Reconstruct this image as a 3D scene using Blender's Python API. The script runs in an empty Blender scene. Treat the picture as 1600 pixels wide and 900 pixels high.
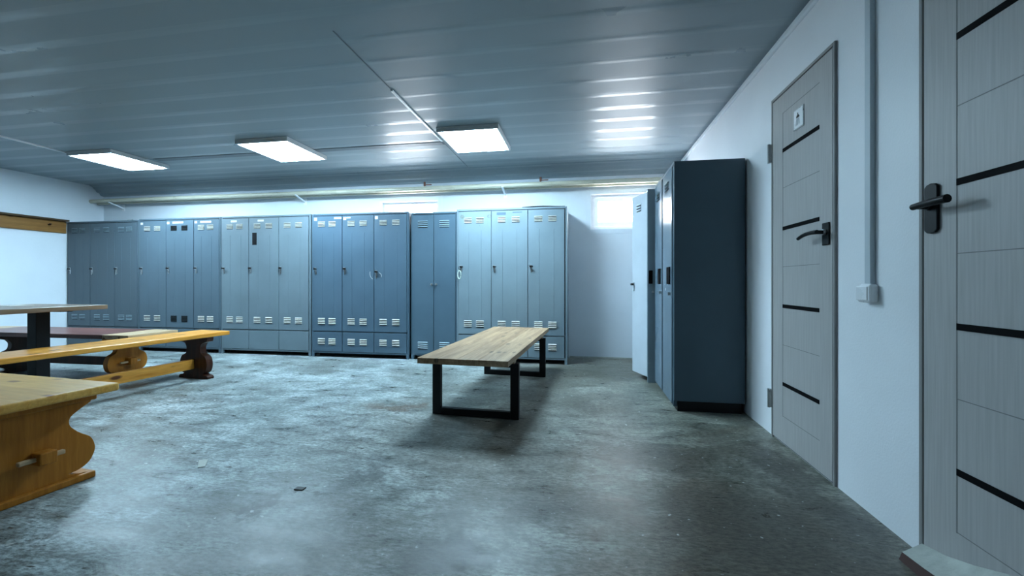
import bpy, math, random
from mathutils import Vector
random.seed(7)
S = bpy.context.scene
COL = S.collection
R = math.radians

# ------------------------------------------------------------------ helpers
class MB:
    def __init__(self): self.v=[]; self.f=[]; self.m=[]
    def add(self, vs, fs, m=0):
        b=len(self.v); self.v+= [tuple(p) for p in vs]
        for f in fs: self.f.append(tuple(b+i for i in f)); self.m.append(m)
        return self
    def box(self,x0,x1,y0,y1,z0,z1,m=0):
        vs=[(x0,y0,z0),(x1,y0,z0),(x1,y1,z0),(x0,y1,z0),(x0,y0,z1),(x1,y0,z1),(x1,y1,z1),(x0,y1,z1)]
        return self.add(vs,[(3,2,1,0),(4,5,6,7),(0,1,5,4),(1,2,6,5),(2,3,7,6),(3,0,4,7)],m)
    def prism(self,poly,axis,a0,a1,m=0):
        # poly in the two remaining axes (ordered x,y,z without axis)
        n=len(poly); vs=[]
        for a in (a0,a1):
            for p,q in poly:
                vs.append({'x':(a,p,q),'y':(p,a,q),'z':(p,q,a)}[axis])
        fs=[tuple(range(n))[::-1], tuple(range(n,2*n))]
        for i in range(n):
            j=(i+1)%n; fs.append((i,j,n+j,n+i))
        return self.add(vs,fs,m)
    def tube(self,pts,r,n=12,m=0,r1=None):
        pts=[Vector(p) for p in pts]; k=len(pts); vs=[]
        for i,p in enumerate(pts):
            d=(pts[min(i+1,k-1)]-pts[max(i-1,0)]).normalized()
            u=d.cross(Vector((0,0,1)))
            if u.length<1e-3: u=d.cross(Vector((1,0,0)))
            u.normalize(); w=d.cross(u)
            rr=r if r1 is None else r+(r1-r)*i/(k-1)
            for j in range(n):
                a=2*math.pi*j/n; vs.append(p+(u*math.cos(a)+w*math.sin(a))*rr)
        fs=[tuple(range(n)), tuple(range((k-1)*n,k*n))[::-1]]
        for i in range(k-1):
            for j in range(n):
                q=(j+1)%n; fs.append((i*n+j,(i+1)*n+j,(i+1)*n+q,i*n+q))
        return self.add(vs,fs,m)
    def build(self,name,mats,parent=None,loc=(0,0,0),rot=(0,0,0),bevel=0,smooth=False,seg=2):
        me=bpy.data.meshes.new(name); me.from_pydata(self.v,[],self.f)
        if not isinstance(mats,(list,tuple)): mats=[mats]
        for m in mats: me.materials.append(m)
        for p,mi in zip(me.polygons,self.m): p.material_index=mi
        import bmesh
        bm=bmesh.new(); bm.from_mesh(me); bmesh.ops.recalc_face_normals(bm,faces=bm.faces); bm.to_mesh(me); bm.free()
        o=bpy.data.objects.new(name,me); COL.objects.link(o)
        o.parent=parent; o.location=loc; o.rotation_euler=rot
        if smooth:
            for p in me.polygons: p.use_smooth=True
            try: me.set_sharp_from_angle(angle=R(40))
            except Exception: pass
        if bevel:
            b=o.modifiers.new('bevel','BEVEL'); b.width=bevel; b.segments=seg; b.limit_method='ANGLE'; b.angle_limit=R(40)
        return o

def empty(name,loc=(0,0,0),rz=0.0):
    o=bpy.data.objects.new(name,None); o.empty_display_size=.1; COL.objects.link(o)
    o.location=loc; o.rotation_euler=(0,0,rz); return o
def tag(o,label,cat,group=None,kind=None):
    o['label']=label; o['category']=cat
    if group: o['group']=group
    if kind: o['kind']=kind
    return o
def struct(o): o['kind']='structure'; return o

def spline(pts,n=6):
    out=[]; k=len(pts)
    for i in range(k-1):
        p0,p1,p2,p3=pts[max(i-1,0)],pts[i],pts[i+1],pts[min(i+2,k-1)]
        for s in range(n):
            t=s/n; t2=t*t; t3=t2*t
            out.append(tuple(.5*(2*p1[c]+(p2[c]-p0[c])*t+(2*p0[c]-5*p1[c]+4*p2[c]-p3[c])*t2+(3*p1[c]-p0[c]-3*p2[c]+p3[c])*t3) for c in (0,1)))
    out.append(pts[-1]); return out

# ------------------------------------------------------------------ materials
def newmat(name):
    m=bpy.data.materials.new(name); m.use_nodes=True
    nt=m.node_tree; b=nt.nodes['Principled BSDF']; return m,nt,b
def N(nt,t,**kw):
    n=nt.nodes.new(t)
    for k,v in kw.items():
        if k in n.inputs: n.inputs[k].default_value=v
        else: setattr(n,k,v)
    return n
def ramp(nt,stops):
    r=nt.nodes.new('ShaderNodeValToRGB'); e=r.color_ramp.elements
    while len(e)<len(stops): e.new(.5)
    for el,(p,c) in zip(e,stops): el.position=p; el.color=(*c,1) if len(c)==3 else c
    return r
def mix(nt,fac,a,b,mode='MIX'):
    n=nt.nodes.new('ShaderNodeMix'); n.data_type='RGBA'; n.blend_type=mode
    L=nt.links
    for s,v in ((n.inputs[0],fac),(n.inputs[6],a),(n.inputs[7],b)):
        if hasattr(v,'is_linked') or hasattr(v,'links'): L.new(v,s)
        elif isinstance(v,(int,float)): s.default_value=v
        else: s.default_value=(*v,1)
    return n.outputs[2]
def coords(nt,scale=(1,1,1),world=False):
    t=nt.nodes.new('ShaderNodeTexCoord'); mp=nt.nodes.new('ShaderNodeMapping'); mp.inputs['Scale'].default_value=scale
    if world:
        g=nt.nodes.new('ShaderNodeNewGeometry'); nt.links.new(g.outputs['Position'],mp.inputs[0])
    else: nt.links.new(t.outputs['Object'],mp.inputs[0])
    return mp.outputs[0]

def paint(name,c,rough=.4,var=.08,scale=6,bump=.02,metal=0,spec=.5,chip=None,bscale=60):
    m,nt,b=newmat(name); L=nt.links; co=coords(nt,world=True)
    n=N(nt,'ShaderNodeTexNoise',Scale=scale,Detail=6.0,Roughness=.6); L.new(co,n.inputs[0])
    r=ramp(nt,[(.3,tuple(x*(1-var) for x in c)),(.7,tuple(min(1,x*(1+var)) for x in c))]); L.new(n.outputs[0],r.inputs[0])
    out=r.outputs[0]
    if chip:
        n2=N(nt,'ShaderNodeTexNoise',Scale=chip[0],Detail=8.0,Roughness=.7); L.new(co,n2.inputs[0])
        r2=ramp(nt,[(chip[1],(0,0,0)),(chip[1]+.04,(1,1,1))]); L.new(n2.outputs[0],r2.inputs[0])
        out=mix(nt,r2.outputs[0],out,chip[2])
    L.new(out,b.inputs['Base Color'])
    b.inputs['Metallic'].default_value=metal; b.inputs['Specular IOR Level'].default_value=spec
    rr=ramp(nt,[(.3,(rough*.85,)*3),(.7,(min(1,rough*1.15),)*3)]); L.new(n.outputs[0],rr.inputs[0]); L.new(rr.outputs[0],b.inputs['Roughness'])
    if bump:
        n3=N(nt,'ShaderNodeTexNoise',Scale=bscale,Detail=3.0); L.new(co,n3.inputs[0])
        bp=N(nt,'ShaderNodeBump',Strength=bump,Distance=.01); L.new(n3.outputs[0],bp.inputs['Height']); L.new(bp.outputs[0],b.inputs['Normal'])
    return m

def wood(name,c0,c1,knot,axis='x',rough=.35,scale=1.0,knots=True,planks=0):
    m,nt,b=newmat(name); L=nt.links
    st={'x':(.7,9,9),'y':(9,.7,9),'z':(9,9,.7)}[axis]
    co=coords(nt,tuple(s*scale for s in st))
    n=N(nt,'ShaderNodeTexNoise',Scale=2.2,Detail=8.0,Roughness=.6,Distortion=.6); L.new(co,n.inputs[0])
    r=ramp(nt,[(.32,c0),(.5,tuple((a+d)/2 for a,d in zip(c0,c1))),(.68,c1)]); L.new(n.outputs[0],r.inputs[0])
    out=r.outputs[0]
    n4=N(nt,'ShaderNodeTexNoise',Scale=14.0,Detail=4.0); L.new(co,n4.inputs[0])
    r4=ramp(nt,[(.45,(.7,.66,.6)),(.6,(1,1,1))]); L.new(n4.outputs[0],r4.inputs[0])
    out=mix(nt,.35,out,r4.outputs[0],'MULTIPLY')
    if planks:
        w=nt.nodes.new('ShaderNodeTexVoronoi'); w.voronoi_dimensions='1D'; w.inputs['Scale'].default_value=planks
        sp=nt.nodes.new('ShaderNodeSeparateXYZ'); t=nt.nodes.new('ShaderNodeTexCoord'); L.new(t.outputs['Object'],sp.inputs[0])
        L.new(sp.outputs[{'x':1,'y':0,'z':0}[axis]],w.inputs['W'])
        r5=ramp(nt,[(0,(.60,.50,.40)),(1,(1.0,1.0,1.0))]); L.new(w.outputs['Color'],r5.inputs[0])
        out=mix(nt,.8,out,r5.outputs[0],'MULTIPLY')
    if knots:
        co2=coords(nt,{'x':(3.5,9,9),'y':(9,3.5,9),'z':(9,9,3.5)}[axis])
        v=N(nt,'ShaderNodeTexVoronoi',Scale=1.0); L.new(co2,v.inputs[0])
        r6=ramp(nt,[(.10,(1,1,1)),(.19,(0,0,0))]); L.new(v.outputs['Distance'],r6.inputs[0])
        out=mix(nt,r6.outputs[0],out,knot)
    L.new(out,b.inputs['Base Color']); b.inputs['Roughness'].default_value=rough; b.inputs['Specular IOR Level'].default_value=.22
    bp=N(nt,'ShaderNodeBump',Strength=.08,Distance=.01); L.new(n.outputs[0],bp.inputs['Height']); L.new(bp.outputs[0],b.inputs['Normal'])
    return m

def emit(name,c,s):
    m=bpy.data.materials.new(name); m.use_nodes=True; nt=m.node_tree; nt.nodes.clear()
    e=nt.nodes.new('ShaderNodeEmission'); e.inputs[0].default_value=(*c,1); e.inputs[1].default_value=s
    o=nt.nodes.new('ShaderNodeOutputMaterial'); nt.links.new(e.outputs[0],o.inputs[0]); return m

LC=(.56,.82,1.0)
M={}
M['wall']=paint('wall_paint',(.75,.80,.85),.55,.03,2,.10,bscale=120)
M['wall_white']=paint('white_panel_paint',(.88,.90,.93),.5,.03,2,.08,bscale=120)
M['white']=paint('white_plastic',(.92,.93,.95),.3,.01,4,0)
M['ivory']=paint('ivory_pipe_paint',(.58,.56,.44),.3,.06,5,.02)
M['duct']=paint('grey_blue_duct',(.55,.61,.65),.45,.02,4,0)
M['black']=paint('black_steel',(.007,.008,.009),.45,.1,8,.02,spec=.2)
M['rubber']=paint('black_grip_plastic',(.005,.005,.006),.7,.05,8,0,spec=.06)
M['blackgloss']=paint('black_gloss',(.006,.006,.007),.40,.05,8,0,spec=.2)
M['chrome']=paint('worn_metal',(.55,.57,.58),.3,.1,20,0,metal=.9)
M['rust']=paint('rusty_valve',(.16,.06,.04),.6,.2,30,.05)
M['dark']=paint('dark_vent_gap_shade',(.015,.018,.02),.8,.05,4,0,spec=.1)  # near-black for dark vents and for shade painted into gaps and undersides
M['slat']=paint('louver_worn_metal',(.46,.45,.40),.5,.18,30,0)
M['slat_dim']=paint('louver_painted',(.22,.30,.34),.5,.1,30,0)
M['sticker']=paint('paper_white',(.58,.58,.56),.7,.02,10,0)
M['torn']=paint('torn_sticker_grey',(.15,.18,.165),.8,.3,60,.1)
M['strip']=paint('dark_ceiling_strip',(.13,.165,.19),.5,.05,6,0)
def lockerm(n,c,rough=.36,chip=None): return paint(n,c,rough,.07,3,.05,chip=chip,bscale=90)
chipc=(.50,.55,.56)
M['L1']=lockerm('locker_dim_blue',(0.072,0.103,0.124),.45)
M['L2']=lockerm('locker_blue_grey',(0.079,0.117,0.145),.42)
M['L3']=lockerm('locker_pale_blue',(0.133,0.177,0.204),.42)
M['L4']=lockerm('locker_mid_blue',(0.066,0.109,0.148),.38,(9,.73,chipc))
M['L5']=lockerm('locker_plain_blue',(0.068,0.114,0.151),.40)
M['L6']=lockerm('locker_scuffed_blue',(0.167,0.222,0.255),.42,(14,.67,(.12,.16,.18)))
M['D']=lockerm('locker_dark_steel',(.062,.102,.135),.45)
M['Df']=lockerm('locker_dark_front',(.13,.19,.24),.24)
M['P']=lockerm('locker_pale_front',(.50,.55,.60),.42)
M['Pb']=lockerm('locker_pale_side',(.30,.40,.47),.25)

# pine / oak / dark woods
M['pine']=wood('pine_varnished',(.64,.24,.028),(.90,.44,.085),(.12,.035,.01),'y',.28)
M['pine_x']=wood('pine_varnished_x',(.82,.42,.08),(1.0,.64,.20),(.30,.10,.02),'x',.30,planks=9)
M['pine_z']=wood('pine_trestle',(.46,.18,.020),(.64,.27,.042),(.12,.04,.012),'z',.38,knots=False,planks=8)
M['darkwood']=wood('dark_stained_wood',(.016,.006,.004),(.060,.020,.010),(.01,.004,.003),'z',.35,knots=False)
M['redwood']=wood('worn_red_brown_wood',(.06,.022,.018),(.24,.10,.085),(.02,.008,.006),'x',.30,knots=False)
M['lightend']=wood('light_worn_wood',(.42,.28,.16),(.62,.45,.28),(.1,.05,.02),'y',.35)
M['butcher']=wood('weathered_tabletop_wood',(.33,.215,.13),(.66,.48,.31),(.16,.11,.07),'y',.42,planks=7)
M['tabletop']=wood('dark_laminate_wood',(.14,.095,.06),(.23,.165,.115),(.1,.06,.04),'y',.30,knots=False)
M['board']=wood('coat_board_wood',(.20,.09,.025),(.34,.17,.05),(.05,.02,.008),'y',.5)
M['boardtop']=wood('dark_ledge_wood',(.05,.03,.016),(.10,.06,.03),(.03,.015,.008),'y',.6,knots=False)

def doorleaf():
    m,nt,b=newmat('grey_oak_veneer'); L=nt.links
    co=coords(nt,(60,60,2.0)); n=N(nt,'ShaderNodeTexNoise',Scale=2.0,Detail=6.0); L.new(co,n.inputs[0])
    r=ramp(nt,[(.3,(.40,.385,.375)),(.7,(.47,.455,.445))]); L.new(n.outputs[0],r.inputs[0]); L.new(r.outputs[0],b.inputs['Base Color'])
    b.inputs['Roughness'].default_value=.5
    bp=N(nt,'ShaderNodeBump',Strength=.05,Distance=.005); L.new(n.outputs[0],bp.inputs['Height']); L.new(bp.outputs[0],b.inputs['Normal'])
    return m
M['leaf']=doorleaf()
M['groove']=paint('door_groove',(.22,.215,.21),.7,.02,4,0)
M['frame']=paint('door_frame_grey',(.27,.265,.26),.5,.03,8,0)

def floorm():
    m,nt,b=newmat('worn_concrete'); L=nt.links; co=coords(nt,world=True)
    n=N(nt,'ShaderNodeTexNoise',Scale=1.3,Detail=10.0,Roughness=.65,Distortion=.4); L.new(co,n.inputs[0])
    r=ramp(nt,[(.34,(.14,.155,.15)),(.48,(.235,.26,.255)),(.62,(.38,.41,.41))]); L.new(n.outputs[0],r.inputs[0])
    cs=coords(nt,(1.2,3.2,1),world=True)
    n2=N(nt,'ShaderNodeTexNoise',Scale=3.2,Detail=12.0,Roughness=.78,Distortion=.5); L.new(cs,n2.inputs[0])
    r2=ramp(nt,[(.41,(.42,.42,.40)),(.50,(1,1,1)),(.59,(1.55,1.55,1.55))]); L.new(n2.outputs[0],r2.inputs[0])
    out=mix(nt,.8,r.outputs[0],r2.outputs[0],'MULTIPLY'); out=mix(nt,1.0,out,(.88,.93,.94),'MULTIPLY')
    sx=nt.nodes.new('ShaderNodeSeparateXYZ'); L.new(co,sx.inputs[0])
    n7=N(nt,'ShaderNodeTexNoise',Scale=.9,Detail=6.0,Roughness=.6); L.new(co,n7.inputs[0])
    ad=nt.nodes.new('ShaderNodeMath'); ad.operation='MULTIPLY_ADD'; ad.inputs[1].default_value=2.4; L.new(n7.outputs[0],ad.inputs[0]); L.new(sx.outputs[0],ad.inputs[2])
    m7=nt.nodes.new('ShaderNodeMapRange'); m7.inputs[1].default_value=-.6; m7.inputs[2].default_value=1.5; m7.inputs[3].default_value=0; m7.inputs[4].default_value=.9; L.new(ad.outputs[0],m7.inputs[0])
    out=mix(nt,m7.outputs[0],out,(.88,.78,.65),'MULTIPLY')
    # brown worn stains
    n3=N(nt,'ShaderNodeTexNoise',Scale=.75,Detail=8.0,Roughness=.68,Distortion=.6); 
    mp=nt.nodes.new('ShaderNodeMapping'); mp.inputs['Location'].default_value=(3.1,1.7,0); L.new(co,mp.inputs[0]); L.new(mp.outputs[0],n3.inputs[0])
    r3=ramp(nt,[(.44,(0,0,0)),(.58,(.85,.85,.85))]); L.new(n3.outputs[0],r3.inputs[0])
    # stronger wear along the doorway side of the room
    mr=nt.nodes.new('ShaderNodeMapRange'); mr.inputs[1].default_value=-1.8; mr.inputs[2].default_value=.6; mr.inputs[3].default_value=.25; mr.inputs[4].default_value=1.0; L.new(sx.outputs[0],mr.inputs[0])
    mm=nt.nodes.new('ShaderNodeMath'); mm.operation='MULTIPLY'; L.new(r3.outputs[0],mm.inputs[0]); L.new(mr.outputs[0],mm.inputs[1])
    out=mix(nt,mm.outputs[0],out,(.105,.085,.062))
    nw=N(nt,'ShaderNodeTexNoise',Scale=3.0,Detail=8.0,Roughness=.7); L.new(co,nw.inputs[0])
    va=nt.nodes.new('ShaderNodeVectorMath'); va.operation='MULTIPLY_ADD'; L.new(nw.outputs['Color'],va.inputs[0]); va.inputs[1].default_value=(.7,.7,0); 
    vb=nt.nodes.new('ShaderNodeVectorMath'); vb.operation='SUBTRACT'; L.new(co,vb.inputs[0]); vb.inputs[1].default_value=(.35,.35,0); L.new(vb.outputs[0],va.inputs[2])
    for (px,py,rx,ry,st,cc) in ((-1.42,2.98,.26,.10,.75,(.12,.085,.06)),(-.60,2.75,.42,.22,.75,(.085,.075,.06)),(-.25,3.3,.30,.5,.5,(.10,.09,.07)),(.42,2.35,.30,.20,.65,(.085,.08,.066)),(.68,1.75,.35,.40,.75,(.07,.066,.055)),(-.48,1.42,.16,.14,.8,(.07,.07,.062)),(.85,2.5,.35,.35,.6,(.085,.08,.065)),(-1.07,1.85,.07,.26,.7,(.085,.09,.085)),(.2,4.6,.6,.5,.7,(.085,.085,.07)),(.15,3.3,.25,.45,.4,(.10,.095,.08)),(1.02,2.1,.12,.6,.7,(.05,.045,.038)),(-.1,1.75,.22,.15,.5,(.09,.088,.08)),(-2.9,2.9,.5,.1,.5,(.10,.11,.11)),(-1.35,1.55,.05,.05,.9,(.04,.04,.035)),(-1.30,1.62,.03,.025,.9,(.05,.05,.045)),(-1.13,1.62,.035,.03,.9,(.035,.035,.03))):
        vs_=nt.nodes.new('ShaderNodeVectorMath'); vs_.operation='SUBTRACT'; L.new(va.outputs[0],vs_.inputs[0]); vs_.inputs[1].default_value=(px,py,0)
        vd=nt.nodes.new('ShaderNodeVectorMath'); vd.operation='DIVIDE'; L.new(vs_.outputs[0],vd.inputs[0]); vd.inputs[1].default_value=(rx,ry,1e3)
        vl=nt.nodes.new('ShaderNodeVectorMath'); vl.operation='LENGTH'; L.new(vd.outputs[0],vl.inputs[0])
        mr2=nt.nodes.new('ShaderNodeMapRange'); mr2.inputs[1].default_value=1.15; mr2.inputs[2].default_value=.55; mr2.inputs[3].default_value=0; mr2.inputs[4].default_value=st; L.new(vl.outputs['Value'],mr2.inputs[0])
        out=mix(nt,mr2.outputs[0],out,cc)
    # small dark spots
    v=N(nt,'ShaderNodeTexNoise',Scale=9.0,Detail=3.0,Roughness=.5); L.new(cs,v.inputs[0])
    r4=ramp(nt,[(.66,(0,0,0)),(.72,(1,1,1))]); L.new(v.outputs[0],r4.inputs[0])
    out=mix(nt,r4.outputs[0],out,(.07,.068,.06))
    # pale flecks
    v2=N(nt,'ShaderNodeTexNoise',Scale=30.0,Detail=2.0,Roughness=.5); L.new(co,v2.inputs[0])
    r5=ramp(nt,[(.70,(0,0,0)),(.75,(1,1,1))]); L.new(v2.outputs[0],r5.inputs[0])
    out=mix(nt,r5.outputs[0],out,(.45,.47,.46))
    # fine worn grain
    n6=N(nt,'ShaderNodeTexNoise',Scale=26.0,Detail=10.0,Roughness=.8); L.new(cs,n6.inputs[0])
    r6=ramp(nt,[(.42,(.40,.40,.38)),(.5,(1,1,1)),(.58,(1.55,1.55,1.55))]); L.new(n6.outputs[0],r6.inputs[0])
    out=mix(nt,.75,out,r6.outputs[0],'MULTIPLY')
    b.inputs['Specular IOR Level'].default_value=.38
    L.new(out,b.inputs['Base Color'])
    rr=ramp(nt,[(.38,(.27,.27,.27)),(.62,(.48,.48,.48))]); L.new(n2.outputs[0],rr.inputs[0]); L.new(rr.outputs[0],b.inputs['Roughness'])
    bp=N(nt,'ShaderNodeBump',Strength=.2,Distance=.01); L.new(n2.outputs[0],bp.inputs['Height']); L.new(bp.outputs[0],b.inputs['Normal'])
    return m
M['floor']=floorm()
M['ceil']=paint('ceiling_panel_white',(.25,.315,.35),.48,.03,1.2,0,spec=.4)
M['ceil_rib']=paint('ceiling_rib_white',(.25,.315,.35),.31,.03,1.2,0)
M['concrete']=paint('pale_concrete',(.44,.46,.42),.8,.25,9,.5)
M['redside']=paint('dark_red_edge',(.06,.025,.02),.7,.2,12,.1)
def glassm():
    m=bpy.data.materials.new('window_glass'); m.use_nodes=True; nt=m.node_tree; nt.nodes.clear()
    t=nt.nodes.new('ShaderNodeBsdfTransparent'); g=nt.nodes.new('ShaderNodeBsdfGlossy'); g.inputs['Roughness'].default_value=.02
    x=nt.nodes.new('ShaderNodeMixShader'); x.inputs[0].default_value=.06
    o=nt.nodes.new('ShaderNodeOutputMaterial'); L=nt.links
    L.new(t.outputs[0],x.inputs[1]); L.new(g.outputs[0],x.inputs[2]); L.new(x.outputs[0],o.inputs[0]); return m
M['glass']=glassm()
M['lamp']=emit('lamp_light',LC,29.0)
M['housing']=paint('lamp_housing_white',(.55,.58,.60),.4,.01,4,0)

# ------------------------------------------------------------------ the room
XL,XR,YB,YF,ZC=-7.33,1.165,5.29,-2.6,2.41
struct(MB().box(XL-.2,XR+.2,YF-.2,YB+.3,-.1,0).build('floor',M['floor']))
# ribbed ceiling panels, ribs running along the back wall
prof=[]; y=YF; 
ribs=[3.06-.255*i for i in range(1,23)][::-1]+[3.06,3.31,3.57,3.83,4.10,4.36,4.60,4.80,4.97]
prof.append((YF,ZC))
for ry in ribs:
    if ry<YF+.05: continue
    for k in range(9):
        a=-1+2*k/8; prof.append((ry+a*.035, ZC-.0008*(.5+.5*math.cos(math.pi*a))))
prof.append((5.06,ZC))
prof.append((YB,ZC))
mb=MB(); n=len(prof)
xs=[XL-.01,XR+.01]
vs=[(x,p,q) for x in xs for p,q in prof]+[(x,p,ZC+.15) for x in xs for p in (YF,YB)]
fs=[(i,i+1,n+i+1,n+i) for i in range(n-1)]
fs+=[(2*n,2*n+1,2*n+3,2*n+2),(0,n,2*n+2,2*n),(n-1,2*n-1,2*n+3,2*n+1)]
mb.add(vs,fs)
for i in range(len(prof)-1):
    if abs(prof[i][1]-ZC)>1e-6 or abs(prof[i+1][1]-ZC)>1e-6: mb.m[i]=1
c=struct(mb.build('ceiling',[M['ceil'],M['ceil_rib']],smooth=True))
# walls
struct(MB().box(XR,XR+.2,YF,YB+.3,0,ZC+.15).build('wall_right',M['wall_white']))
wl=struct(MB().box(XL-.2,XL,YF,YB+.3,0,ZC+.15).build('wall_left',M['wall']))
struct(MB().box(XL-.2,XR+.2,YF-.2,YF,0,ZC+.15).build('wall_front',M['wall']))
W1=(.10,.93,1.61,2.06); W2=(-2.73,-1.895,1.61,2.05)
mb=MB(); th=.22
for x0,x1 in ((XL,W2[0]),(W2[1],W1[0]),(W1[1],XR)): mb.box(x0,x1,YB,YB+th,0,ZC+.15)
for w in (W1,W2):
    mb.box(w[0],w[1],YB,YB+th,0,w[2]); mb.box(w[0],w[1],YB,YB+th,w[3],ZC+.15)
struct(mb.build('wall_back',M['wall']))

def window(name,w):
    x0,x1,z0,z1=w
    e=struct(empty(name,((x0+x1)/2,YB,z0)))
    cx=(x0+x1)/2
    def L(x): return x-cx
    # thin flat casing on the wall around the opening
    mb=MB(); c=.055
    for a in ((L(x0)-c,L(x0),-c,z1-z0+c),(L(x1),L(x1)+c,-c,z1-z0+c),(L(x0),L(x1),-c,0),(L(x0),L(x1),z1-z0,z1-z0+c)):
        mb.box(a[0],a[1],-.004,0,a[2],a[3])
    mb.build('casing',M['wall'],e,bevel=.002)
    # white reveal lining
    mb=MB(); t=.012; d=.13
    mb.box(L(x0),L(x0)+t,-.004,d,0,z1-z0); mb.box(L(x1)-t,L(x1),-.004,d,0,z1-z0)
    mb.box(L(x0)+t,L(x1)-t,-.004,d,0,t); mb.box(L(x0)+t,L(x1)-t,-.004,d,z1-z0-t,z1-z0)
    mb.build('lining',M['white'],e)
    # outer frame + sash
    h=z1-z0
    def ring(a0,a1,b0,b1,wd,ya,yb,nm):
        mb=MB(); mb.box(a0,a0+wd,ya,yb,b0,b1); mb.box(a1-wd,a1,ya,yb,b0,b1); mb.box(a0+wd,a1-wd,ya,yb,b0,b0+wd); mb.box(a0+wd,a1-wd,ya,yb,b1-wd,b1)
        return mb.build(nm,M['white'],e,bevel=.004)
    ring(L(x0)+t,L(x1)-t,t,h-t,.045,.07,.13,'window_frame')
    sash=ring(L(x0)+t+.03,L(x1)-t-.03,t+.03,h-t-.03,.055,.055,.115,'sash')
    MB().box(L(x0)+t+.07,L(x1)-t-.07,.085,.089,t+.07,h-t-.07).build('pane',M['glass'],sash)
    hb=MB(); hb.box(-.015,.015,.047,.055,h-t-.075,h-t-.045); hb.box(-.012,.10,.03,.045,h-t-.066,h-t-.053); hb.box(-.01,.01,.04,.05,h-t-.068,h-t-.052)
    hb.build('handle',M['white'],sash,bevel=.003)
    return e
window('window_1',W1); window('window_2',W2)

# trims
struct(MB().box(-1.440,-1.416,2.95,4.10,ZC-.010,ZC).build('trim_1',M['white'],bevel=.003))
struct(MB().box(-5.0,-1.44,4.12,4.21,ZC-.006,ZC).build('ceiling_gap_shade',M['strip'],bevel=.002))  # dark strip painted in for the shadowed gap between ceiling panels
struct(MB().box(-1.431,-1.425,2.2,5.06,ZC-.003,ZC).build('trim_5',M['strip']))
cp=spline([(5.095,ZC),(5.11,ZC-.012),(5.135,ZC-.018),(5.155,ZC-.040),(5.175,ZC-.055),(5.195,ZC-.085),(5.225,ZC-.095),(5.245,ZC-.125),(YB,ZC-.138)],4)
struct(MB().prism([(YB,ZC)]+cp,'x',XL+.001,XR-.001).build('trim_6',M['ceil_rib'],smooth=True))
struct(MB().box(-5.72,-5.70,2.6,4.4,ZC-.014,ZC-.0).build('trim_3',M['white']))
struct(MB().box(XR-.022,XR,YF,YB,ZC-.055,ZC-.02).build('trim_4',M['wall'],bevel=.006))
struct(MB().box(-.16,1.1,YB-.006,YB,0,.018).build('baseboard_back',M['concrete']))

# ------------------------------------------------------------------ lamps
def lamp(x,y,label):
    e=empty('ceiling_light',(x,y,ZC)); tag(e,label,'ceiling light','square ceiling lights')
    w,d=.30,.33
    mb=MB(); t=.018
    mb.box(-w,w,-d,d,-.016,0); mb.box(-w,-w+t,-d,d,-.046,-.016); mb.box(w-t,w,-d,d,-.046,-.016); mb.box(-w+t,w-t,-d,-d+t,-.046,-.016); mb.box(-w+t,w-t,d-t,d,-.046,-.016)
    mb.build('housing',M['housing'],e,bevel=.004)
    # four long rounded lens bulges, one per tube
    x0=-w+t+.004; ww=(2*(w-t)-.008)/4
    for k in range(4):
        a=x0+k*ww; poly=[(a+.004,-.02)]
        for j in range(9):
            q=j/8; poly.append((a+.006+(ww-.012)*q,-.028-.019*math.sin(math.pi*q)))
        poly.append((a+ww-.004,-.02))
        MB().prism(poly,'y',-d+t+.004,d-t-.004).build('tube_lens',M['lamp'],e)
    return e
lamp(-1.06,4.06,'square four-tube ceiling light nearest the right wall, beside the white ceiling strip')
lamp(-3.21,4.04,'square four-tube ceiling light, the middle of the three')
lamp(-5.38,4.06,'square four-tube ceiling light nearest the left wall')

# ------------------------------------------------------------------ pipes along the back wall
e=empty('heating_pipe',(XL,YB,2.1)); tag(e,'pair of ivory pipes on brackets running along the back wall below the ceiling','pipe')
MB().tube([(0.0,-.17,.072),(XR-XL,-.17,.062)],.029,16).build('main_pipe',M['ivory'],e,smooth=True)
MB().tube([(0.0,-.075,.055),(XR-XL,-.075,.045)],.020,14).build('return_pipe',M['ivory'],e,smooth=True)
for bx in (-6.95,-3.86,-.985):
    X=bx-XL
    mb=MB(); mb.prism([(-.21,.035),(-.205,.048),(-.004,-.012),(-.004,-.03)],'x',X-.012,X+.012); mb.box(X-.022,X+.022,-.009,-.0015,-.06,.06)
    mb.build('bracket',M['wall_white'],e)
for bx in (-2.02,-.51):
    X=bx-XL
    v=MB().tube([(X,-.17,.07),(X,-.17,.125)],.008,10).tube([(X,-.17,.10),(X,-.17,.150)],.014,10).build('valve',M['rust'],e,smooth=True)
    MB().box(X,X+.095,-.178,-.162,.108,.118).build('valve_lever',M['rust'],v,bevel=.003)

# ------------------------------------------------------------------ lockers
def louver(parent,x0,x1,z0,z1,mat,n=4,yf=-.004,gap=.42):
    mb=MB(); p=(z1-z0)/n
    for k in range(n):
        z=z0+k*p
        mb.prism([(yf,z+p*.95),(yf-.009,z+p*.55),(yf-.009,z+p*(gap+.06)),(yf,z+p*gap)],'x',x0,x1,0)
        mb.box(x0+.003,x1-.003,yf-.0010,yf+.002,z+.02*p,z+p*gap,1)
    return mb.build('louver',[mat,M['dark']],parent)

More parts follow.
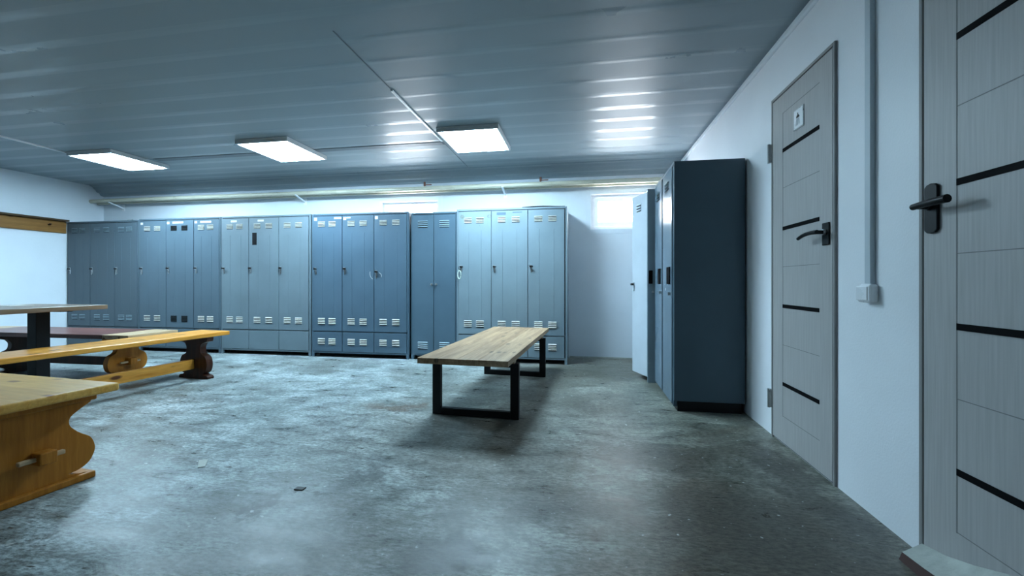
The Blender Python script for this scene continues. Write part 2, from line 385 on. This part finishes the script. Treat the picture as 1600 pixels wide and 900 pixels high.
def latch(parent,x,z,dangle=False,yf=-.004,dark=True):
    mb=MB()
    mb.box(x-.014,x+.014,yf-.006,yf,z-.022,z+.018); mb.box(x-.002,x+.014,yf-.004,yf,z-.07,z-.02)
    mb.tube([(x,yf,z),(x,yf-.03,z)],.011,10,m=1)
    mb.prism([(x-.006,z+.006),(x+.03,z+.004),(x+.032,z-.008),(x-.006,z-.010)],'y',yf-.034,yf-.022,1)
    mb.tube([(x+.008,yf-.004,z-.06),(x+.008,yf+.001,z-.06)],.006,8,m=1)
    if dangle:
        mb.box(x-.004,x+.005,yf-.012,yf-.006,z-.085,z-.02,0)
    return mb.build('latch',[M['chrome'],M['blackgloss']],parent)

def door_panel(unit,x0,x1,z0,z1,mat,hinge=None,rot=0,ribs=None,name='door',tilt=0):
    """slab with returned flange; origin at its left edge (or at its right edge for hinge='R')"""
    w=x1-x0; ox=-w if hinge=='R' else 0
    mb=MB(); mb.box(ox,ox+w,-.004,.016,z0,z1)
    if ribs:
        for rx in ribs[0]:
            xx=ox+rx
            mb.prism([(xx-.005,-.004),(xx-.002,-.0062),(xx+.002,-.0062),(xx+.005,-.004)],'z',ribs[1],ribs[2])
    o=mb.build(name,mat,unit,(x1 if hinge=='R' else x0,0,0),(0,0,rot),bevel=.002)
    return o,ox

def locker(X0,X1,Y,H,D,mat,doors,slats,label,group='metal lockers along the back wall',drawer_louver=False,drawers=True,ribs=True,
           zlou=((1.652,1.722),(.412,.495)),stick=None,rz=0,lean=0,darks=(),bottom=.05):
    u=empty('locker',(X0,Y,0),rz); tag(u,label,'locker',group); W=X1-X0
    t=.02
    mb=MB(); mb.box(0,t,0,D,bottom,H); mb.box(W-t,W,0,D,bottom,H); mb.box(t,W-t,0,D,H-.022,H); mb.box(t,W-t,0,D,bottom,bottom+.018); mb.box(t,W-t,D-.01,D,bottom+.018,H-.022)
    zd=.331 if drawers else bottom+.02
    dx=[d-X0 for d in doors]
    if drawers: mb.box(t,W-t,.018,D-.01,.316,.334)
    for a in dx[1:-1]: mb.box(a-.008,a+.008,.018,D-.01,bottom+.018,H-.022)
    mb.build('carcass',mat,u,bevel=.003)
    mb=MB(); mb.box(t,W-t,.03,.04,bottom+.018,H-.022); mb.build('gap_shade_sheet',M['dark'],u)  # added near-black sheet just behind the doors, painted shade for their gaps
    for lx in (.0,W-.03):
        for ly in (.0,D-.03):
            MB().box(lx,lx+.03,ly,ly+.03,0,bottom).build('leg',mat,u)
    mb=MB(); mb.box(.03,W-.03,.12,.13,0,bottom); mb.build('underside_shade',M['dark'],u)  # added near-black strip standing for the shade under the locker
    for i in range(len(dx)-1):
        a,b=dx[i]+.004,dx[i+1]-.004
        if i==0: a=max(a,t+.002)
        if i==len(dx)-2: b=min(b,W-t-.002)
        w=b-a
        rb=None
        if ribs: rb=((w*.30,w*.70),.52,1.57)
        o,_=door_panel(u,a,b,zd,H-.03,mat,ribs=rb)
        yield_=o
        s=M['dark'] if i in darks else slats
        for (q0,q1) in zlou:
            if len(doors)>3:
                louver(o,w*.17,w*.17+.095,q0,q1,s); louver(o,w*.83-.115,w*.83-.02,q0,q1,s)
            else:
                louver(o,w*.5-.065,w*.5+.06,q0,q1,s)
        if drawers:
            dmb=MB(); dmb.box(0,w,-.003,.016,.071,.318)
            dr=dmb.build('drawer',mat,u,(a,0,0),(R(random.choice((0,0,.8))),0,0),bevel=.002)
            if drawer_louver:
                louver(dr,w*.17,w*.17+.095,.155,.237,s,yf=-.003); louver(dr,w*.83-.115,w*.83-.02,.155,.237,s,yf=-.003)
        locker.doors.append((o,w))
    return u
locker.doors=[]
def mk(*a,**k):
    locker.doors=[]; u=locker(*a,**k); return u,list(locker.doors)

Y=4.81; D=.46
def sticker(o,x0,x1,z0,z1,m='sticker',name='sticker'):
    return MB().box(x0,x1,-.0055,-.0041,z0,z1).build(name,M[m],o)
# 1
u,d=mk(-7.30,-6.075,Y,1.815,D,M['L1'],[-7.30,-6.895,-6.475,-6.075],M['slat_dim'],'dim grey-blue three-door metal locker in the back left corner, end of the coat board')
for i,(o,w) in enumerate(d): latch(o,.03,1.14,i>0)
# 2
u,d=mk(-6.07,-4.765,Y,1.825,D,M['L2'],[-6.07,-5.62,-5.18,-4.765],M['slat'],'blue-grey three-door locker second from the left, middle door with dark vents',darks=(1,))
for i,(o,w) in enumerate(d):
    latch(o,.03,1.14,i==0); sticker(o,.012,.05,1.745,1.775)
    if i: sticker(o,.10,.27,1.75,1.775)
# 3
u,d=mk(-4.755,-3.435,Y,1.825,D,M['L3'],[-4.75,-4.334,-3.889,-3.46],M['slat'],'pale grey-blue three-door locker with a black plate on its middle door')
for i,(o,w) in enumerate(d):
    latch(o,.02,1.135,i==2)
    if i<2: sticker(o,.13,.22,1.745,1.77)
sticker(d[1][0],.05,.115,1.44,1.60,'blackgloss','black_plate')
# 4
u,d=mk(-3.415,-2.105,Y,1.82,D,M['L4'],[-3.41,-2.991,-2.5615,-2.125],M['slat'],'mid-blue three-door locker with white corner stickers and vented drawers',drawer_louver=True)
for i,(o,w) in enumerate(d):
    latch(o,.028,(1.12,1.12,1.08)[i],i==2); sticker(o,.012,.05,1.735,1.772)
    if i==0: sticker(o,.29,.39,1.752,1.775)
    if i==1: sticker(o,.055,.11,1.755,1.772)
def arc(o,cx,cz,r,a0,a1,w,nm='paint_chip'):
    mb=MB(); k=8; A=[R(a0+(a1-a0)*i/k) for i in range(k+1)]
    poly=[(cx+(r+w)*math.cos(a),cz+(r+w)*math.sin(a)) for a in A]+[(cx+r*math.cos(a),cz+r*math.sin(a)) for a in A[::-1]]
    mb.prism(poly,'y',-.0052,-.0041); return mb.build(nm,M['sticker'],o)
arc(d[1][0],.46,1.06,.085,165,235,.005); arc(d[2][0],.06,1.03,.035,-30,80,.005)
# 5
u,d=mk(-2.08,-1.492,Y+.02,1.805,D-.02,M['L5'],[-2.08,-1.787,-1.492],M['slat_dim'],'narrow two-door blue locker with two small round knobs and no drawers',drawers=False,ribs=False,zlou=((1.615,1.705),(.13,.222)))
for (o,w),kx in zip(d,(.245,.03)):
    MB().tube([(kx,-.003,.925),(kx,-.018,.925),(kx,-.026,.925)],.013,14).build('knob',M['chrome'],o,smooth=True)
# 6
u,d=mk(-1.488,-.172,Y,1.825,D,M['L6'],[-1.485,-1.063,-.6275,-.20],M['slat'],'scuffed pale blue three-door locker at the right end of the row, dark sheet on top',drawer_louver=True)
for i,(o,w) in enumerate(d):
    latch(o,.028,1.135,False)
    if i==0:
        for cx in (.045,.375):
            mb=MB(); mb.tube([(cx,-.0041,1.735),(cx,-.0060,1.735)],.026,10); mb.build('torn_sticker',M['torn'],o)
    if i==1: sticker(o,.06,.17,1.745,1.775,'L4','paint_mark'); sticker(o,.25,.36,1.765,1.778,'L4','paint_mark')

# padlock / key loop hanging on the first door of the scuffed locker
e=empty('key_loop',(-1.452,Y-.03,1.06)); tag(e,'pale plastic key loop hanging from the first latch of the scuffed locker','key tag')
pts=[(.002+.02*math.sin(a),0,-.02+.048*math.cos(a)) for a in [2*math.pi*k/20 for k in range(21)]]
MB().tube(pts,.006,8).build('loop',paint('pale_green_plastic',(.52,.60,.52),.4,.05,10,0),e,smooth=True)
MB().tube([(.002,0,.028),(-.006,-.004,.055),(-.004,-.006,.078)],.003,6).build('cord',M['blackgloss'],e,smooth=True)

# ---- things lying on the lockers
mb=MB(); pr=[]
for k in range(9):
    q=k/8; pr.append((q*.50,.004+.012*math.sin(math.pi*min(1,q*1.2))*.8))
poly=[(x,z+.006) for x,z in pr]+[(x,z-.004) for x,z in pr[::-1]]
mb.prism(poly,'y',0,.30)
o=mb.build('metal_sheet',M['black'],None,(-.70,Y+.03,1.826)); tag(o,'thin dark bent sheet lying on top of the scuffed locker','sheet')
o=MB().box(0,.24,0,.16,0,.012).build('paper_sheet',M['sticker'],None,(-1.745,Y+.04,1.806)); tag(o,'pale folded paper lying on top of the narrow two-door locker','paper','loose papers')
o=MB().box(0,.2,0,.14,0,.01).build('paper_sheet',M['sticker'],None,(-2.52,Y+.04,1.821)); tag(o,'pale paper lying on top of the mid-blue locker with corner stickers','paper','loose papers')
mb=MB(); mb.tube([(0,0,.004),(.04,.01,.02),(.07,0,.014),(.10,.015,.006)],.005,8)
o=mb.build('wire_scrap',M['chrome'],None,(-6.32,Y+.04,1.816)); tag(o,'short bent wire scrap lying on top of the dim corner locker','wire')

# ---- dark locker by the right wall (faces the room)
RZ=-math.pi/2
u=empty('locker',(.662,4.005,0),RZ); tag(u,'tall dark two-door locker with black grips standing against the right wall','locker','lockers by the right wall')
W=.793; H=1.842; D2=.49; t=.018
mb=MB(); mb.box(0,t,.004,D2,.05,H); mb.box(W-t,W,.004,D2,.075,H); mb.box(t,W-t,.004,D2,H-.02,H); mb.box(t,W-t,.004,D2,.075,.095); mb.box(t,W-t,D2-.01,D2,.095,H-.02)
mb.box(W-t-.026,W-t,.002,.03,.03,H-.02)
mb.build('carcass',M['D'],u,bevel=.004)
MB().box(t,W-t,.03,.04,.095,H-.02).build('gap_shade_sheet',M['dark'],u)  # same added dark sheet: painted shade behind the door gaps
MB().box(.03,W-.012,.03,D2-.02,0,.075).build('plinth',M['blackgloss'],u)
for a,b in ((.030,.357),(.400,.745)):
    o,_=door_panel(u,a,b,.045,H-.03,M['Df'])
    w=b-a
    louver(o,w*.5-.06,w*.5+.06,1.66,1.735,M['slat_dim'],3)
    mb=MB(); mb.box(w-.155,w-.05,-.012,-.004,.935,1.068); mb.build('grip',M['rubber'],o,bevel=.006)
    MB().tube([(w-.045,-.004,.862),(w-.045,-.022,.862)],.012,12).build('lock',M['chrome'],o,smooth=True)

# ---- pale locker behind it with the open door
u=empty('locker',(.607,4.665,0),RZ); tag(u,'narrow pale locker with one door standing open, behind the dark locker','locker','lockers by the right wall')
W=.585; H=1.832; D3=.545
mb=MB(); mb.box(0,t,0,D3,.0,H); mb.box(W-t,W,0,D3,.0,H); mb.box(t,W-t,0,D3,H-.02,H); mb.box(t,W-t,0,D3,.05,.068); mb.box(t,W-t,D3-.01,D3,.068,H-.02); mb.box(W/2-.008,W/2+.008,.01,D3-.01,.068,H-.02)
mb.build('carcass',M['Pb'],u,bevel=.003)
mb=MB(); mb.box(t,W-t,.02,D3-.02,1.55,1.562); mb.build('shelf',M['Pb'],u)
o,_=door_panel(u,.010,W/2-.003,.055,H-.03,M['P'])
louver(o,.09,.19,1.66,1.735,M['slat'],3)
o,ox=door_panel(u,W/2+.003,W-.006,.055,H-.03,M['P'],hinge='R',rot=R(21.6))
mb=MB(); mb.box(ox,ox+.004,.016,.03,.055,H-.03); mb.build('door_flange',M['Pb'],o)
louver(o,ox+.09,ox+.175,1.64,1.72,M['P'],3,gap=.25)
latch(o,ox+.03,.93)
mb=MB(); mb.box(W,W+.008,.010,.046,.935,1.062); mb.build('grip',M['rubber'],u,bevel=.004)
MB().tube([(W,.048,.858),(W+.016,.048,.858)],.010,10).build('lock',M['chrome'],u,smooth=True)

# ------------------------------------------------------------------ doors on the right wall
def rdoor(name,ya,yb,ztop,handle_y,lever_dir,lever_len,plate,hinge_y=None,sy=None,curved=False):
    e=struct(empty(name,(XR,(ya+yb)/2,0))); cy=(ya+yb)/2
    def L(y): return y-cy
    fr=.016
    mb=MB(); mb.box(-.012,0,L(ya),L(ya)+fr,0,ztop); mb.box(-.012,0,L(yb)-fr,L(yb),0,ztop); mb.box(-.012,0,L(ya)+fr,L(yb)-fr,ztop-fr,ztop)
    mb.build('door_frame',M['frame'],e,bevel=.003)
    mb=MB(); mb.box(-.003,-.0,L(ya)+fr,L(yb)-fr,.004,ztop-fr); mb.build('rebate',M['dark'],e)
    leaf=MB().box(-.010,-.003,L(ya)+fr+.005,L(yb)-fr-.004,.012,ztop-fr-.006).build('door_leaf',M['leaf'],e,bevel=.002)
    s0,s1=sy
    mb=MB(); g=.0022; xg=-.0106
    for yy in sy[1:]: mb.box(xg,-.0098,L(yy)-g,L(yy)+g,.165,1.94)
    for zz in (.168,.585,1.04,1.5,1.937): mb.box(xg,-.0098,L(s0),L(s1),zz-g*.7,zz+g*.7)
    mb.build('panel_groove',M['groove'],leaf)
    for zz in (.357,.811,1.263,1.718):
        MB().box(-.0125,-.0098,L(s0)+.001,L(s1)-.001,zz-.0105,zz+.0105).build('black_inlay',M['rubber'],leaf)
    # handle
    py0,py1,pz0,pz1=plate; hy=L(handle_y); hz=(pz0+pz1)/2+.008
    mb=MB()
    if curved:
        pm=(L(py0)+L(py1))/2; hw=(py1-py0)/2
        poly=[(pm-hw,pz0+.012),(pm-hw*.6,pz0+.003),(pm,pz0),(pm+hw*.6,pz0+.003),(pm+hw,pz0+.012),(pm+hw,pz1-.012),(pm+hw*.6,pz1-.003),(pm,pz1),(pm-hw*.6,pz1-.003),(pm-hw,pz1-.012)]
        mb.prism(poly,'x',-.020,-.010)
    else: mb.box(-.018,-.010,L(py0),L(py1),pz0,pz1)
    pl=mb.build('handle_plate',M['black'],leaf,bevel=.003)
    d=lever_dir
    mb=MB(); mb.tube([(-.012,hy,hz),(-.062,hy,hz)],.0095,14)
    k=10; pts=[]
    for j in range(k+1):
        q=j/k; pts.append((-.060-.004*math.sin(q*3), hy-d*.012+d*lever_len*q, hz+(.010*math.sin(q*2.6)-.02*q if not curved else .004*q)))
    mb.tube(pts,.0105,12,r1=.0085 if not curved else .0135)
    mb.build('lever',M['black'],leaf,smooth=True)
    MB().tube([(-.020,hy,hz),(-.030,hy,hz)],.014,14).build('lever_collar',M['chrome'] if not curved else M['black'],leaf,smooth=True)
    if hinge_y:
        for zz in (.233,1.746):
            MB().box(-.022,-.002,L(hinge_y)-.006,L(hinge_y)+.012,zz-.055,zz+.055).tube([(-.024,L(hinge_y)+.003,zz-.058),(-.024,L(hinge_y)+.003,zz+.058)],.008,10).build('hinge',M['chrome'],e)
    return e,leaf,cy
e,leaf,cy=rdoor('door_1',2.147,2.803,2.072,2.21,1,.175,(2.184,2.240,1.128,1.236),2.803,(2.274,2.655))
# shower sign on the nearer-wall door
sg=MB().box(-.014,-.0098,2.417-cy,2.522-cy,1.782,1.894).build('shower_sign',M['chrome'],leaf,bevel=.002)
MB().box(-.0152,-.0139,2.424-cy,2.515-cy,1.789,1.887).build('sign_face',M['white'],sg)
mb=MB(); c0=2.472-cy; xa,xb=-.0162,-.0150
mb.prism([(c0-.017,1.842)]+[(c0+.017*math.cos(a),1.842+.016*math.sin(a)) for a in [math.pi*(1-k/10) for k in range(11)]],'x',xa,xb)
mb.box(xa,xb,c0-.003,c0+.003,1.858,1.868)
for k in range(-2,3):
    mb.prism([(c0+k*.006-.0012,1.838),(c0+k*.006+.0012,1.838),(c0+k*.011+.0012,1.802),(c0+k*.011-.0012,1.802)],'x',xa,xb,1)
mb.build('shower_symbol',[M['blackgloss'],M['duct']],sg)
rdoor('door_2',.99,1.660,2.072,1.602,-1,.135,(1.573,1.626,1.112,1.280),None,(1.135,1.512),curved=True)

# concrete ramp under the nearer door
mb=MB()
outer=[(1.645,.03),(1.55,.05),(1.45,.085),(1.3,.15),(1.05,.19)]
vs=[]
for (yy,zz) in outer:
    vs+=[(XR-.012,yy,0),(XR-.012,yy,zz+.02),(XR-.085,yy-.02,zz*.35+.015),(XR-.095,yy-.02,0)]
fs=[]
for i in range(len(outer)-1):
    for k in range(4): fs.append((4*i+k,4*i+(k+1)%4,4*i+4+(k+1)%4,4*i+4+k))
fs+=[(0,1,2,3),(16,17,18,19)]
mb.add(vs,fs); mb.m=[1 if (j<16 and j%4==2) else 0 for j in range(len(mb.f))]
o=mb.build('concrete_ramp',[M['concrete'],M['redside']]); tag(o,'rough pale concrete ramp against the foot of the nearest grey door','ramp')

# switch with its cable duct
o=MB().box(XR-.020,XR,1.893,1.927,.945,ZC-.055).build('cable_duct',M['duct'],None,bevel=.002); tag(o,'grey-blue cable duct running up the right wall from the light switch','cable duct')
e=empty('light_switch',(XR,1.912,.905)); tag(e,'white square light switch on the right wall between the two grey doors','light switch')
MB().box(-.034,0,-.040,.040,-.038,.038).build('switch_box',M['white'],e,bevel=.010,seg=3)
mb=MB(); mb.prism([(-.034,-.026),(-.041,-.026),(-.036,.026),(-.034,.026)],'y',-.026,.026) if False else mb.prism([(-.033,-.028),(-.033,.028),(-.044,.028),(-.037,-.028)],'z',-.028,.028)
mb.build('rocker',M['white'],e,bevel=.002)

# coat board on the left wall
e=empty('coat_board',(XL,1.2,1.65)); tag(e,'long knotty wooden board with a dark ledge fixed along the left wall','wall board')
MB().box(.002,.028,0,3.60,0,.165).build('board',M['board'],e,bevel=.003)
MB().box(.002,.085,-.02,3.60,.165,.19).build('ledge',M['boardtop'],e,bevel=.003)
for yy in (.4,1.2,2.0,2.8,3.40):
    MB().tube([(.028,yy,.10),(.05,yy,.10),(.058,yy,.115)],.012,10).build('peg',M['darkwood'],e,smooth=True)

# ------------------------------------------------------------------ centre bench-table with steel loop legs
e=empty('bench_table',(-.715,3.54,0),R(-2.9)); tag(e,'low weathered plank table on two black steel loop legs in the room centre','table')
hw,hl=.307,.975; zt=.455; th=.038
mb=MB(); pw=[-.307,-.17,-.03,.11,.307]
for a,b in zip(pw[:-1],pw[1:]): mb.box(a+.0006,b-.0006,-hl,hl,zt-th,zt)
mb.build('tabletop',M['butcher'],e,bevel=.002)
for yy in (-.68,.64):
    mb=MB(); a=.318; tw=.060; td=.040
    mb.box(-a,-a+tw,yy-td/2,yy+td/2,.0,.388); mb.box(a-tw,a,yy-td/2,yy+td/2,.0,.388)
    mb.box(-a+tw,a-tw,yy-td/2,yy+td/2,0,.048); mb.box(-a+tw,a-tw,yy-td/2,yy+td/2,.358,.388)
    mb.build('loop_leg',M['black'],e,bevel=.002)
    MB().box(-.27,.29,yy-.03,yy+.03,.388,zt-th).build('cleat',M['butcher'],e,bevel=.002)

# ------------------------------------------------------------------ trestle benches
def trestle(half,h,neck,bulge,thick,name,mat,parent,loc,axis):
    """profile across the bench; axis is the bench's long axis"""
    r=[(half*.64,.050),(half*bulge*.80,.058),(half*bulge*.93,.082),(half*bulge,.125),(half*bulge*.995,.160),(half*bulge*.94,.197),(half*bulge*.82,.225),(half*neck*1.12,.248),(half*neck,.280),(half*neck*1.02,.315),(half*neck*1.25,.348)]
    pts=[(half,0),(half,.020),(half*.93,.032),(half*.72,.040)]+spline(r,5)+[(half*.94,.368),(half*.98,h-.02),(half*.98,h)]
    poly=pts+[(-x,z) for x,z in pts[::-1]]
    mb=MB(); mb.prism(poly,axis,-thick/2,thick/2)
    return mb.build(name,mat,parent,loc,bevel=.004)

# long pine bench, runs along the room depth
e=empty('trestle_bench',(-3.885,2.56,0),R(-5.5)); tag(e,'long knotty pine bench on dark stained trestles, its end nearest the centre of the room','bench','trestle benches')
hl,hw,zt=1.19,.193,.45
MB().box(-hw,hw,-hl,hl,zt-.040,zt).build('seat',M['pine'],e,bevel=.008,seg=3)
for s in (1,-1):
    tr=trestle(.185,zt-.042,.47,.93,.065,'trestle',M['darkwood'],e,(0,s*(hl-.20),0),'y')
mb=MB(); mb.box(-.018,.018,-(hl-.23),hl-.233,.095,.19); mb.build('stretcher',M['pine'],e,bevel=.004)

# dark worn bench beyond the table, runs along the back wall
e=empty('trestle_bench',(-5.36,3.475,0),R(0)); tag(e,'worn dark red-brown bench with light end boards, beyond the dark pedestal table','bench','trestle benches')
hl,hw,zt=1.16,.245,.45
MB().box(-hl+.30,hl-.30,-hw,hw,zt-.042,zt).build('seat',M['redwood'],e,bevel=.006)
for s in (1,-1):
    a,b=sorted((s*(hl-.299),s*hl)); MB().box(a,b,-hw,hw,zt-.042,zt).build('end_board',M['lightend'],e,bevel=.006)
for s,mt in ((1,'pine_z'),(-1,'darkwood')):
    tr=trestle(.200,zt-.044,.50,.93,.055,'trestle',M[mt],e,(s*.78 if s>0 else -.56,.03,0),'x')
    if s>0:
        MB().box(.026,.10,-.032,.032,.115,.185).build('tenon',M['pine_z'],tr,bevel=.004)
        MB().box(.050,.072,-.10,.085,.137,.157).build('wedge',M['lightend'],tr,bevel=.004)
mb=MB(); mb.box(-.53,.75,.012,.048,.10,.185); mb.build('stretcher',M['darkwood'],e,bevel=.004)

# wide pine bench at the near left, runs along the back wall
e=empty('trestle_bench',(-2.95,1.46,0),R(-5)); tag(e,'wide honey pine bench at the near left with wedged tenons in its trestle','bench','trestle benches')
hl,hw,zt=.67,.30,.455
MB().box(-hl,hl,-hw,hw,zt-.040,zt).build('seat',M['pine_x'],e,bevel=.012,seg=3)
for s in (1,-1):
    tr=trestle(.278,zt-.042,.655,1.0,.06,'trestle',M['pine_z'],e,(s*.535,-.02,0),'x')
    MB().box(-.045,.045,-.28,.28,zt-.078,zt-.041).build('top_rail',M['pine_z'],tr,bevel=.006)
    MB().box(-.05,.05,-.272,.272,0,.032).build('foot_rail',M['pine_z'],tr,bevel=.006)
    for yy in (.080,):
        tn=(.030,.088) if s>0 else (-.088,-.030)
        MB().box(tn[0],tn[1],yy-.030,yy+.030,.145,.200).build('tenon',M['pine_z'],tr,bevel=.005)
        wx=.053*s
        MB().box(wx-.011,wx+.011,yy-.085,yy+.070,.163,.182).build('wedge',M['lightend'],tr,bevel=.004)
for yy in (.060,):
    MB().box(-.50,.50,yy-.020,yy+.020,.14,.205).build('stretcher',M['pine_x'],e,bevel=.004)

# pedestal table
e=empty('pedestal_table',(-4.60,2.15,0),R(0)); tag(e,'dark-topped dining table on black square pedestals at the left, between the benches','table')
MB().box(-.42,.42,-.90,.90,.712,.75).build('tabletop',M['tabletop'],e,bevel=.004)
for yy in (.68,-.68):
    p=MB().box(-.048,.048,yy-.048,yy+.048,.03,.700).build('pedestal',M['black'],e,bevel=.003)
    MB().box(-.30,.30,yy-.04,yy+.04,0,.03).build('base_bar',M['black'],p,bevel=.003)
    MB().box(-.30,.30,yy-.04,yy+.04,.700,.712).build('top_plate',M['black'],p)
o=MB().box(-.07,.07,-.10,.10,0,.003).build('paper_sheet',M['sticker'],None,(-4.80,2.78,.7502),(0,0,.3)); tag(o,'white paper sheet lying on the dark-topped pedestal table','paper','loose papers')

# ------------------------------------------------------------------ scraps on the floor
def scrap(name,x,y,poly,mat,label,cat,h=.004,rz=0,group=None):
    mb=MB(); mb.prism(poly,'z',0,h); o=mb.build(name,mat,None,(x,y,.0005),(0,0,rz)); tag(o,label,cat,group); return o
PX=[]
scrap('paper_strip',-1.96,1.87,[(-.018,-.05),(.012,-.055),(.022,.04),(.0,.055),(-.02,.05)],M['concrete'],'torn grey-white paper strip lying on the concrete floor left of centre','paper scrap',.003,.75)
scrap('rubber_chip',-1.28,1.716,[(-.022,-.012),(.02,-.014),(.024,.01),(-.018,.013)],M['black'],'small dark square chip lying on the floor in front','chip',.004,.1)

# ------------------------------------------------------------------ sky outside, camera, view
w=bpy.data.worlds.new('sky'); S.world=w; w.use_nodes=True
bg=w.node_tree.nodes['Background']; bg.inputs[0].default_value=(.86,.93,1.0,1); bg.inputs[1].default_value=14.0
for wn in (W1,W2):
    l=bpy.data.lights.new('window_portal','AREA'); l.shape='RECTANGLE'; l.size=wn[1]-wn[0]; l.size_y=wn[3]-wn[2]
    l.cycles.is_portal=True
    o=bpy.data.objects.new('window_portal',l); COL.objects.link(o); o.location=((wn[0]+wn[1])/2,YB+.2,(wn[2]+wn[3])/2); o.rotation_euler=(R(-90),0,0)

cam=bpy.data.cameras.new('camera'); co=bpy.data.objects.new('camera',cam); COL.objects.link(co)
f=648.0; cam.sensor_width=36; cam.lens=36*f/1600; cam.shift_y=-9/1600; cam.clip_start=.05
co.location=(0,0,.95); co.rotation_euler=(R(90),0,math.atan(110/f))
S.camera=co
S.view_settings.view_transform='Standard'; S.view_settings.look='None'; S.view_settings.gamma=1; S.view_settings.use_curve_mapping=False
S.view_settings.exposure=1.70
S.cycles.max_bounces=10; S.cycles.diffuse_bounces=6; S.cycles.use_denoising=True
S.cycles.sample_clamp_indirect=8
